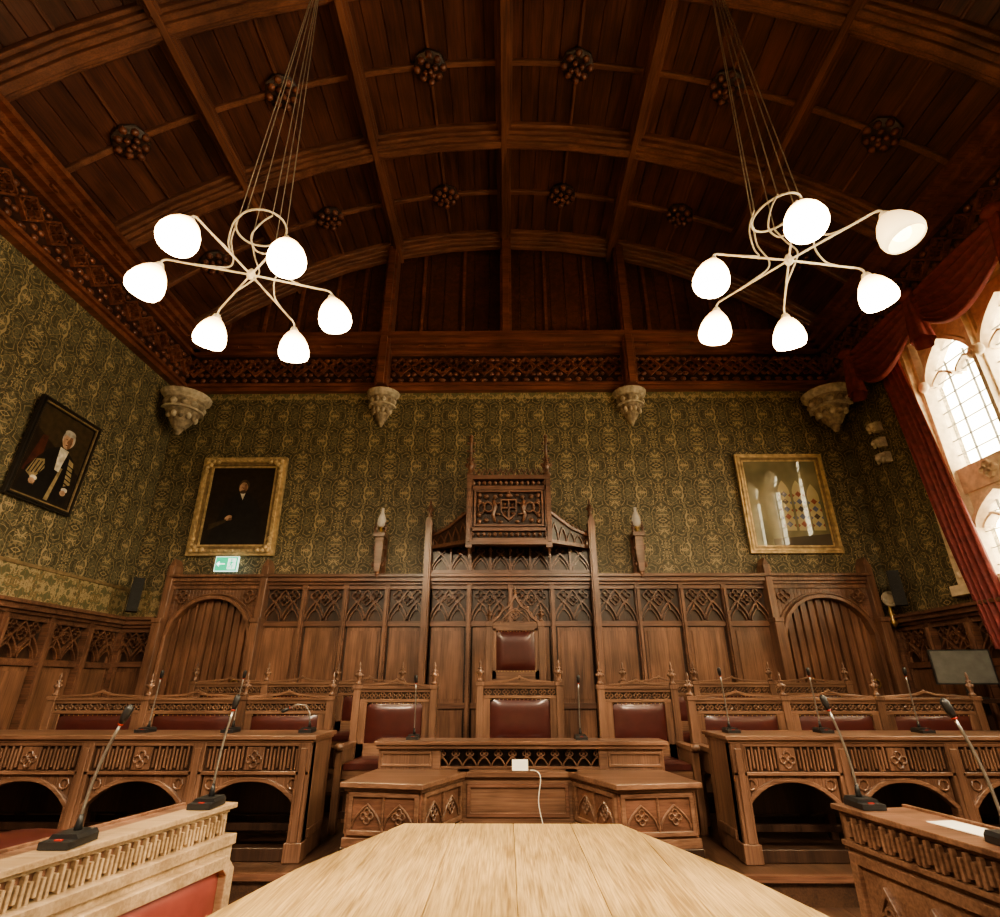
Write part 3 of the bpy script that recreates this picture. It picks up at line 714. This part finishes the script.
for y1,y0 in zip(pts[:-1],pts[1:]):
    Lw=y1-y0
    def f(u,v):
        y=-(y1-Lw*u); sag=math.sin(PI*u)
        z=6.03-.10*sag*v-v*(.38+.36*sag)
        fold=math.sin(v*PI*2*5.5)*.045*(.3+sag)
        return (y,-.32-.10*v*sag-fold,z)
    b.grid(f,28,48)
for y in pts:
    def g(u,v):
        a=2*PI*u; r=.06+.09*v+.02*math.sin(a*5)
        return (-y+r*math.cos(a),-.34+.6*r*math.sin(a),6.05-.75*v-.06*math.sin(a))
    b.grid(g,30,8)
    b.ball((-y,-.36,6.03),(.12,.09,.08))
b.m(W_DARK); b.box(-7.1,-.95,-.28,-.005,5.97,6.06)
b.T=Matrix.Identity(4); b.done()
# ------------------------------------------------------------------ seats
def bench(name,posts,yb,z0,zt,seat=.45,arms=True,leather=LEATHER):
    b=B(name,W_DESKZ)
    for x in posts:
        b.m(W_DESKZ); b.box(x-.035,x+.035,yb-.045,yb+.035,z0,zt+.02); b.box(x-.045,x+.045,yb-.055,yb+.045,zt-.02,zt+.02); finial(b,x,yb-.005,zt+.02,1.0)
        if arms:
            b.box(x-.03,x+.03,yb-.46,yb-.40,z0,z0+.62); b.box(x-.04,x+.04,yb-.48,yb-.04,z0+.62,z0+.66); b.ball((x,yb-.47,z0+.65),(.045,.04,.035))
            b.prism([(x-.02,z0+seat),(x+.02,z0+seat),(x+.02,z0+.62),(x-.02,z0+.62)],yb-.40,yb-.04)
    for xa,xb in zip(posts[:-1],posts[1:]):
        xa+=.035; xb-=.035; m=(xa+xb)/2; w=xb-xa
        b.m(W_DESK); b.box(xa,xb,yb-.03,yb+.02,zt-.05,zt); b.box(xa,xb,yb-.045,yb+.03,zt-.02,zt+.005); b.box(xa,xb,yb-.03,yb+.02,zt-.14,zt-.11)
        b.m(W_DARK); b.box(xa,xb,yb-.005,yb+.01,zt-.12,zt-.04)
        b.m(W_DESK)
        n=max(4,int(w/.085)); 
        for i in range(n):
            u=xa+(i+.5)*w/n; b.quatre(u,zt-.08,.038,.009,yb-.025,yb,6)
        b.ribbon([(xa,zt+.01),(m-.1,zt+.03),(m,zt+.06),(m+.1,zt+.03),(xb,zt+.01)],.02,yb-.02,yb+.01); b.ball((m,yb,zt+.06),.02,6,4)
        b.m(W_DESKZ); b.box(xa,xa+.07,yb-.03,yb+.015,z0+seat,zt-.14); b.box(xb-.07,xb,yb-.03,yb+.015,z0+seat,zt-.14); b.m(W_DESK); b.box(xa,xb,yb-.03,yb+.015,z0+seat,z0+seat+.14)
        b.m(leather); b.pad(xa+.07,xb-.07,z0+seat+.14,zt-.14,yb-.012,.03); b.box(xa+.06,xb-.06,yb-.012,yb+.012,z0+seat+.1,zt-.13)
        b.m(IRON)
        nst=int(w/.05)
        for i in range(nst):
            u=xa+.08+i*(w-.16)/(nst-1)
            b.ball((u,yb-.03,zt-.15),.006,5,4)
        b.m(W_DESK); b.box(xa,xb,yb-.44,yb-.02,z0+seat-.10,z0+seat-.03)
        b.m(leather); b.box(xa+.01,xb-.01,yb-.45,yb-.03,z0+seat-.03,z0+seat+.02); b.hpad(xa+.01,xb-.01,yb-.45,yb-.03,z0+seat+.02,.03)
        b.m(W_DARK); b.box(xa,xb,yb-.40,yb-.36,z0+.1,z0+.15)
    return b.done(bevel=.003)
bench('council_bench',[-4.42,-3.50,-2.55,-1.70],5.68,.18,1.22)
bench('council_bench',[1.78,2.68,3.58,4.5],5.68,.18,1.22)
bench('rear_council_bench',[-3.75,-2.88,-2.03,-1.25],6.92,.36,1.36)
bench('rear_council_bench',[1.4,2.25,3.15,4.05],6.92,.36,1.36)
bench('clerk_armchair',[-1.48,-.72],5.80,.18,1.32,.50)
bench('clerk_armchair',[.94,1.66],5.80,.18,1.32,.50)
bench('clerk_armchair',[-.27,.55],6.02,.18,1.35,.50)
# throne
b=B('mayor_throne',W_DESKZ); c=.12; yb=7.1; z0=.54
for x in (c-.33,c+.33):
    b.m(W_DESKZ); b.box(x-.04,x+.04,yb-.05,yb+.05,z0,2.08); b.box(x-.05,x+.05,yb-.06,yb+.06,2.02,2.08); finial(b,x,yb,2.08,1.0)
    b.box(x-.035,x+.035,yb-.56,yb-.49,z0,1.22); b.box(x-.045,x+.045,yb-.60,yb-.04,1.22,1.27); b.ball((x,yb-.59,1.26),(.05,.05,.04)); b.box(x-.02,x+.02,yb-.5,yb-.05,.98,1.04); b.box(x-.012,x+.012,yb-.5,yb-.05,1.04,1.22)
b.m(W_DESK); b.box(c-.3,c+.3,yb-.03,yb+.03,1.0,1.5); b.box(c-.3,c+.3,yb-.03,yb+.03,1.97,2.07)
b.m(W_DESKZ); b.box(c-.3,c-.24,yb-.03,yb+.03,1.4,2.0); b.box(c+.24,c+.3,yb-.03,yb+.03,1.4,2.0)
b.m(LEATHER); b.box(c-.27,c+.27,yb-.015,yb+.015,1.45,1.98); b.pad(c-.26,c+.26,1.48,1.97,yb-.015,.045)
b.m(IRON)
for i in range(14):
    for z in (1.49,1.96): b.ball((c-.25+i*.50/13,yb-.03,z),.007,5,4)
og=[(-.32,2.06),(-.26,2.10),(-.20,2.15),(-.16,2.22),(-.08,2.27),(0,2.40),(.08,2.27),(.16,2.22),(.20,2.15),(.26,2.10),(.32,2.06)]
b.m(W_DESKZ)
b.T=Matrix.Translation((c,yb,0)); b.ribbon(og,.03,-.04,.04); b.ribbon(parch(-.18,.18,2.07,2.24,6,1.6),.02,-.025,.025); b.quatre(0,2.16,.06,.012,-.025,.025)
for q in (-.12,.12): b.quatre(q,2.11,.035,.01,-.02,.02,6)
for x,z in og[1:-1]: b.ball((x,0,z+.03),(.022,.025,.028),6,4)
b.T=Matrix.Identity(4); finial(b,c,yb,2.38,.7)
b.m(W_DESK); b.box(c-.33,c+.33,yb-.55,yb-.02,.88,.98); b.m(LEATHER); b.box(c-.31,c+.31,yb-.55,yb-.03,.98,1.03); b.hpad(c-.31,c+.31,yb-.55,yb-.03,1.03,.04)
b.m(W_DARK); b.box(c-.3,c+.3,yb-.5,yb-.46,.6,.66); b.done(bevel=.003)
# ------------------------------------------------------------------ row desks
def ribs(b,xa,xb,y,z0,z1,st=.030):
    n=int((xb-xa)/st); st=(xb-xa)/n
    for i in range(n):
        u=xa+(i+.5)*st; t=z1 if i%2 else z1-.02
        b.box(u-st*.28,u+st*.28,y-.022,y,z0+(.015 if i%3==0 else 0),t)
def rowdesk(xa,xb,n):
    b=B('council_desk',W_DESK); y=4.60; b.T=Matrix.Translation((0,y,0)); z0=.18
    b.box(xa-.03,xb+.03,-.05,.50,.955,.985); b.box(xa-.015,xb+.015,-.03,.48,.935,.955)
    b.m(W_DARK); b.box(xa,xb,.0,.04,.72,.935); b.m(W_DESK); b.box(xa,xb,-.03,.0,.72,.745); b.box(xa,xb,-.025,0,.91,.935)
    w=(xb-xa)/n
    b.m(W_DARK); b.box(xa,xb,.40,.42,.4,.93)
    for i in range(n):
        l=xa+i*w; r=l+w; m=(l+r)/2
        b.m(W_DESKZ); ribs(b,l+.07,m-.08,0,.75,.91,.026); ribs(b,m+.08,r-.07,0,.75,.91,.026)
        b.box(m-.07,m+.07,-.02,0,.75,.905); b.quatre(m,.823,.06,.012,-.035,-.015,7); b.ball((m,-.03,.823),.014,6,4)
        pts=[]
        for q in range(13):
            t=q/12; x=l+.06+(w-.12)*t; pts.append((x,.52+.17*(1-abs(2*t-1)**2.4)))
        for q in range(12):
            b.prism([pts[q],pts[q+1],(pts[q+1][0],.725),(pts[q][0],.725)],.0,.035)
        b.m(W_DESK); b.ribbon([(l+.06,.2)]+pts+[(r-.06,.2)],.03,-.02,.05)
        for s2 in (-1,1): b.ring(m+s2*(w/2-.12),.66,.035,.012,-.015,.0,8)
    for i in range(n+1):
        x=xa+i*w; x=min(max(x,xa+.05),xb-.05)
        b.m(W_DESKZ); b.box(x-.05,x+.05,-.03,.07,z0,.935); b.box(x-.025,x+.025,-.045,-.03,.30,.90); b.box(x-.065,x+.065,-.045,.09,z0,z0+.12)
    for x in (xa+.02,xb-.02): b.box(x-.02,x+.02,0,.46,z0,.935); b.box(x-.035,x+.035,.08,.40,.3,.36)
    b.m(W_DARK); b.box(xa,xb,0,.04,z0,z0+.08); b.box(xa,xb,.3,.34,.3,.35)
    b.T=Matrix.Identity(4); b.done(bevel=.004)
rowdesk(-4.91,-1.48,4); rowdesk(1.69,5.0,4)
# ------------------------------------------------------------------ centre desk
b=B('clerk_desk',W_DESK)
def pedestal(P):
    def off(P,d):
        c=Vector((sum(p[0] for p in P)/len(P),sum(p[1] for p in P)/len(P)))
        return [tuple(c+(Vector(p)-c)*(1+d/(Vector(p)-c).length)) for p in P]
    b.m(W_DARK); b.hprism(off(P,.03),.18,.30); b.m(W_DESK); b.hprism(off(P,.02),.30,.36); b.m(W_MIDH); b.hprism(P,.36,.66); b.m(W_DESK); b.hprism(off(P,.03),.64,.665); b.hprism(off(P,.07),.665,.70)
    n=len(P)
    for i in range(n):
        a=Vector(P[i]); c=Vector(P[(i+1)%n]); d=c-a; L=d.length
        if L<.15: continue
        b.T=Matrix.Translation((a.x,a.y,0))@Matrix.Rotation(math.atan2(d.y,d.x),4,'Z')
        b.m(W_DESK); b.ribbon([(.03,.39),(L-.03,.39),(L-.03,.62),(.03,.62)],.03,-.02,.005,True)
        k=max(1,int(L/.2)); w=(L-.08)/k
        for j in range(k):
            l=.04+j*w; b.ribbon(parch(l+.01,l+w-.01,.42,.56,5),.013,-.015,.005); b.quatre(l+w/2,.49,.05,.01,-.015,.005,7); 
            b.ribbon([(l,.4),(l,.61)],.015,-.018,.005)
        b.T=Matrix.Identity(4)
pedestal([(-1.14,4.46),(-.60,4.38),(-.36,4.92),(-.36,5.15),(-1.0,5.15)])
pedestal([(.78,4.38),(1.34,4.46),(1.20,5.15),(.54,5.15),(.54,4.92)])
b.m(W_DESK); b.box(-.36,.54,4.94,5.0,.30,.66); b.m(W_MIDH); b.ribbon([(-.3,.4),(.48,.4),(.48,.6),(-.3,.6)],.03,4.925,4.95,True)
b.m(W_DESK); b.box(-.40,.58,4.90,5.18,.66,.70); b.m(W_DARK); b.box(-.4,.58,4.92,5.1,.18,.30)
# upper desk
b.m(W_DESK); b.box(-1.10,1.34,4.98,5.28,.88,.91); b.box(-1.08,1.32,5.0,5.28,.85,.88)
for xa,xb in ((-1.06,-.60),(.82,1.30)):
    b.m(W_DESKZ); b.box(xa,xb,5.03,5.28,.18,.85); b.T=Matrix.Translation((0,5.03,0)); b.m(W_DESK); b.ribbon([(xa+.03,.73),(xb-.03,.73),(xb-.03,.82),(xa+.03,.82)],.02,-.015,.005,True); b.T=Matrix.Identity(4)
b.m(W_DARK); b.box(-.60,.82,5.20,5.26,.18,.85); b.m(W_DESK)
b.T=Matrix.Translation((0,5.06,0)); n=12; w=1.42/n
for i in range(n):
    l=-.60+i*w; b.ribbon(parch(l+.005,l+w-.005,.72,.79,4),.012,-.01,.01); b.quatre(l+w/2,.81,.035,.009,-.01,.01,6)
b.box(-.60,.82,-.015,.015,.70,.72)
for x in (-.58,.80): b.box(x-.035,x+.035,-.03,.03,.70,.85)
b.T=Matrix.Identity(4); b.done(bevel=.004)
b=B('name_card',PAPER); b.T=Matrix.Translation((.11,4.93,.7045))@Matrix.Rotation(math.radians(-15),4,'X'); b.box(-.065,.065,-.002,.002,0,.08); b.T=Matrix.Identity(4); b.done()
b=B('desk_cable',PAPER); b.tube([(.19,4.93,.708),(.24,4.89,.706),(.27,4.87,.66),(.25,4.88,.5),(.28,4.88,.35)],.004,6,curve=True); b.done()
# ------------------------------------------------------------------ foreground desks with bench backs
def sidedesk(T,L,leather,D):
    b=B('side_desk',W_DESK_LIT if leather else W_DESK); b.T=T
    main=W_DESK_LIT if leather else W_DESK
    b.m(W_DESK); b.prism([(0,.80),(0,.83),(L,.83),(L,.80)],.10,D+.03)
    b.m(main); b.box(-.02,L+.02,-.03,.10,.83,.85); b.box(0,L,-.01,.08,.815,.83); b.m(W_DESK); b.box(-.01,L+.01,D+.02,D+.04,.795,.84)
    b.m(main); b.box(0,L,0,.05,.2,.82); b.m(W_DESK); b.box(0,.05,.05,D-.02,0,.80); b.box(L-.05,L,.05,D-.02,0,.80); b.box(0,L,D-.02,D,.3,.80)
    if leather:
        b.m(W_MID); b.box(.03,L-.03,-.004,.0,.74,.815); b.m(main); ribs(b,.03,L-.03,-.003,.735,.817,.020)
        b.box(0,L,-.05,0,.2,.725); b.box(0,L,-.065,0,.700,.738)
        n=3; w=L/n
        for i in range(n):
            l,r=i*w+.04,(i+1)*w-.04
            b.m(W_DESK_LIT); b.ribbon([(l,.39),(l+.04,.35),(r-.04,.35),(r,.39),(r,.61),(r-.04,.65),(l+.04,.65),(l,.61)],.045,-.09,-.04,True)
            b.m(LEATHER_R); b.pad(l+.02,r-.02,.36,.64,-.052,.025)
        b.m(W_DESK_LIT); b.box(0,L,-.42,-.05,.28,.32); b.m(LEATHER_R); b.hpad(0,L,-.42,-.07,.32,.04); b.m(W_DESK); b.box(0,L,-.40,-.36,0,.28)
    else:
        b.m(W_DARK); b.box(.03,L-.03,-.004,.0,.725,.815); b.m(main); ribs(b,.05,L-.05,-.003,.725,.815,.026); b.box(0,L,-.025,0,.70,.72)
        n=3; w=L/n
        b.m(W_DESK)
        for i in range(n):
            l,r=i*w+.04,(i+1)*w-.04
            b.ribbon([(l,.25),(r,.25),(r,.66),(l,.66)],.04,-.02,.01,True)
            for q in range(3):
                a=l+.03+q*(r-l-.06)/3; b.ribbon(parch(a,a+(r-l-.06)/3,.30,.58,5),.018,-.015,.01); b.quatre(a+(r-l-.06)/6,.48,.05,.011,-.015,.01,7)
            b.box(r+.015,r+.065,-.05,.02,0,.72)
    b.m(W_DARK); b.box(0,L,-.03,.05,0,.2)
    b.T=Matrix.Identity(4); b.done(bevel=.003)
TL=Matrix.Translation((-1.81,.50,0))@Matrix.Rotation(math.radians(76.8),4,'Z')
TR=Matrix.Translation((1.50,2.84,0))@Matrix.Rotation(math.radians(-81.5),4,'Z')
sidedesk(TL,2.40,True,.22); sidedesk(TR,2.40,False,.30)
for (u,v,a) in ((.34,.21,.03),(.98,.20,-.05)):
    b=B('agenda_papers',PAPER); b.T=TR@Matrix.Translation((u+.1,v,.832))@Matrix.Rotation(a,4,'Z')
    for q in range(4): b.box(-.15+q*.004,.15+q*.004,-.06,.06,q*.002,q*.002+.0015)
    b.T=Matrix.Identity(4); b.done()
# ------------------------------------------------------------------ octagonal table
b=B('octagonal_table',W_TABLE)
prof=[(-.86,1.70),(-.73,2.24),(-.47,2.90),(.52,2.90),(.78,2.24),(.93,1.70)]
def yf(x):
    for (x1,y1),(x2,y2) in zip(prof[:-1],prof[1:]):
        if x1<=x<=x2: return y1+(y2-y1)*(x-x1)/(x2-x1)
    return prof[0][1]
cuts=[-.86,-.52,-.235,.03,.29,.57,.93]; cy=1.35
for i in range(len(cuts)-1):
    xa,xb=cuts[i]+.0010,cuts[i+1]-.0010
    xs=sorted(set([xa,xb]+[p[0] for p in prof if xa<p[0]<xb]))
    top=[(x,yf(x)) for x in xs]; bot=[(x,2*cy-yf(x)) for x in xs][::-1]
    b.m(W_TABLE if i%2 else W_TABLE2); b.hprism(top+bot,.735,.76)
def octo(s,z0,z1):
    P=prof+[(x,2*cy-y) for x,y in prof[::-1]]; b.hprism([(.01+(x-.01)*s,cy+(y-cy)*s) for x,y in P],z0,z1)
b.m(W_TABLE2); octo(.985,.715,.7345); b.m(W_DESKZ); octo(.93,.62,.715)
for sx in (-1,1):
    for sy in (-1,1):
        b.lathe([(.06,0),(.05,.03),(.035,.08),(.05,.2),(.055,.35),(.035,.45),(.05,.5),(.05,.62)],(.01+sx*.5,cy+sy*1.05,0),12)
b.done(bevel=.002)
b=B('leather_stool',W_DESKZ); x,y=-2.56,3.35
for sx in (-1,1):
    for sy in (-1,1): b.tube([(x+sx*.19,y+sy*.16,0),(x+sx*.18,y+sy*.15,.46)],.022)
b.box(x-.23,x+.23,y-.19,y+.19,.44,.50); b.m(LEATHER); b.ball((x,y,.54),(.30,.24,.09),20,8)
b.m(W_DESKZ); b.tube([(x-.19,y-.16,.12),(x+.19,y-.16,.12)],.012); b.tube([(x-.19,y+.16,.12),(x+.19,y+.16,.12)],.012)
b.done()
# ------------------------------------------------------------------ microphones
def mic(x,y,z,h=.40,lx=0.0,ly=-.05,rz=0,bent=False):
    b=B('gooseneck_microphone',BLACK); b.T=Matrix.Translation((x,y,z+.001))@Matrix.Rotation(rz,4,'Z')
    b.hprism([(-.05,-.07),(.05,-.07),(.05,.07),(-.05,.07)],0,.022); b.prism([(-.05,.022),(.05,.022),(.04,.035),(-.04,.035)],-.03,.07)
    b.m(REDRING); b.box(-.012,.012,-.055,-.045,.022,.025); b.m(BLACK)
    b.lathe([(.014,0),(.010,.03),(.006,.05)],(0,.03,.033),8)
    if bent: path=[(0,.03,.06),(-.01,.03,.14),(-.05,.02,.20),(-.11,.0,.205),(-.16,-.02,.18)]
    else: path=[(lx*t*t,.03+ly*t*t,.06+(h-.06)*t) for t in [i/7 for i in range(8)]]
    b.m(STEEL); b.tube(path,.0055,6)
    P=Vector(path[-1]); d=(P-Vector(path[-2])).normalized()
    b.m(REDRING); b.tube([P,P+d*.007],.010,8); b.m(BLACK); b.tube([P+d*.007,P+d*.03,P+d*.06,P+d*.072],.012,8,radii=[.011,.015,.015,.006])
    b.T=Matrix.Identity(4); b.done()
mic(-1.475,2.14,.851,.36,.07,-.02); mic(-1.32,2.74,.851,.38,.03,0)
mic(1.57,2.76,.851,.38,-.05,0); mic(1.69,2.14,.851,.38,-.06,0)
for x in (-2.95,-2.25): mic(x,4.85,.985,.40,.04)
mic(-1.62,4.85,.985,.3,bent=True)
for x in (1.82,2.56,3.36,4.24): mic(x,4.85,.985,.42,-.03)
mic(-.80,5.15,.91,.44,0); mic(.64,5.15,.91,.44,0)
# ------------------------------------------------------------------ monitor on a side table
b=B('monitor_side_table',W_DARK); b.box(4.60,5.30,6.22,6.55,1.16,1.20)
for x in (4.65,5.25):
    for y in (6.26,6.5): b.box(x-.03,x+.03,y-.03,y+.03,.36,1.16)
b.done()
b=B('computer_monitor',BLACK); b.T=Matrix.Translation((5.03,6.36,1.201))@Matrix.Rotation(-.25,4,'Z')
b.box(-.13,.13,-.07,.07,0,.015); b.box(-.025,.025,.01,.03,0,.22); b.box(-.29,.29,-.015,.015,.14,.50); b.m(SCREEN); b.box(-.275,.275,-.018,-.015,.155,.485); b.T=Matrix.Identity(4); b.done()
# ------------------------------------------------------------------ chandeliers
def chandelier(x,y,rot,dim=None):
    b=B('six_globe_chandelier',WHITE); T0=Matrix.Translation((x,y,0)); b.T=T0
    zr,zh,rg=5.05,4.53,.665
    ctop=arcz(x,R-.27)
    b.tube([(.20*math.cos(2*PI*i/28),.20*math.sin(2*PI*i/28)+.0,zr+.05*math.cos(2*PI*i/28)) for i in range(28)],.010,8,True)
    b.lathe([(.0,-.05),(.03,-.03),(.035,0),(.03,.03),(.012,.06)],(0,0,zh),12)
    b.lathe([(.10,0),(.09,-.05),(.03,-.09)],(0,0,ctop+.02),14)
    for k in range(6):
        a=math.radians(rot+60*k); ca,sa=math.cos(a),math.sin(a); pa,pb=-sa,ca
        def P(r,t,z): return (r*ca+t*pa,r*sa+t*pb,z)
        b.tube([P(0,0,zh),P(rg-.10,0,zh-.01)],.009,8)
        b.tube([P(rg-.10,0,zh-.01),P(rg-.04,0,zh-.012),P(rg-.01,0,zh-.03),P(rg,0,zh-.07)],.009,8,curve=True)
        # curved stay: ring -> swings in and down -> out to the arm
        b.tube([P(.20,0,zr),P(.23,-.07,zr-.14),P(.19,-.12,zr-.30),P(.20,-.07,zr-.43),P(.32,-.01,zh+.015),P(.44,0,zh-.005)],.0075,8,curve=True)
        b.tube([P(.20,0,zr),P(.03,0,ctop-.05)],.005,6)
        # bell shade, leaning outward a little, open below with the lamp inside
        tilt=math.radians(-14)
        b.T=T0@Matrix.Translation(P(rg,0,4.45))@Matrix.Rotation(a,4,'Z')@Matrix.Rotation(tilt,4,'Y')@Matrix.Translation((0,0,-.17))
        b.lathe([(.0,.20),(.025,.19),(.04,.16),(.035,.13)],(0,0,0),12)
        b.m(GLOBE2 if k==dim else GLOBE)
        b.lathe([(.035,.150),(.062,.13),(.095,.085),(.124,.02),(.138,-.045),(.136,-.085),(.122,-.118),(.116,-.120),(.126,-.085),(.126,-.045),(.11,.02),(.08,.08),(.03,.12)],(0,0,0),22)
        b.m(BULB2 if k==dim else BULB); b.ball((0,0,-.035),(.062,.062,.075),14,10)
        b.T=T0; b.m(WHITE)
    b.T=Matrix.Identity(4); b.done(recalc=False)
chandelier(-2.14,3.52,18); chandelier(2.32,3.40,8,5)
# ------------------------------------------------------------------ light
w=bpy.data.worlds.new('sky'); bpy.context.scene.world=w; w.use_nodes=True
bg=w.node_tree.nodes['Background']; bg.inputs[0].default_value=(1,.91,.76,1); bg.inputs[1].default_value=21.0
for ya,yb in WIN:
    l=bpy.data.lights.new('window_portal','AREA'); l.shape='RECTANGLE'; l.size=yb-ya; l.size_y=WZ1-WZ0; l.cycles.is_portal=True
    o=bpy.data.objects.new('window_portal',l); bpy.context.scene.collection.objects.link(o); o.location=(X1+.52,(ya+yb)/2,(WZ0+WZ1)/2)
    o.rotation_euler=(PI/2,0,PI/2)
for x in (-2.2,2.2):  # unseen fill lamps added behind the camera to brighten the foreground
    l=bpy.data.lights.new('added_rear_fill','AREA'); l.shape='DISK'; l.size=1.4; l.energy=560; l.color=(1,.80,.56)
    o=bpy.data.objects.new('added_rear_fill',l); bpy.context.scene.collection.objects.link(o); o.location=(x,-1.0,4.9)
# ------------------------------------------------------------------ camera
cd=bpy.data.cameras.new('camera'); cam=bpy.data.objects.new('camera',cd); bpy.context.scene.collection.objects.link(cam)
cam.location=(0,0,1.35); cam.rotation_euler=(math.radians(90+22.9),0,math.radians(.6)); cd.sensor_width=36; cd.lens=.533*36; cd.clip_start=.02
bpy.context.scene.camera=cam
vs=bpy.context.scene.view_settings
try:
    vs.view_transform='AgX'; vs.look='AgX - Medium High Contrast'
except Exception: pass
vs.exposure=0.12
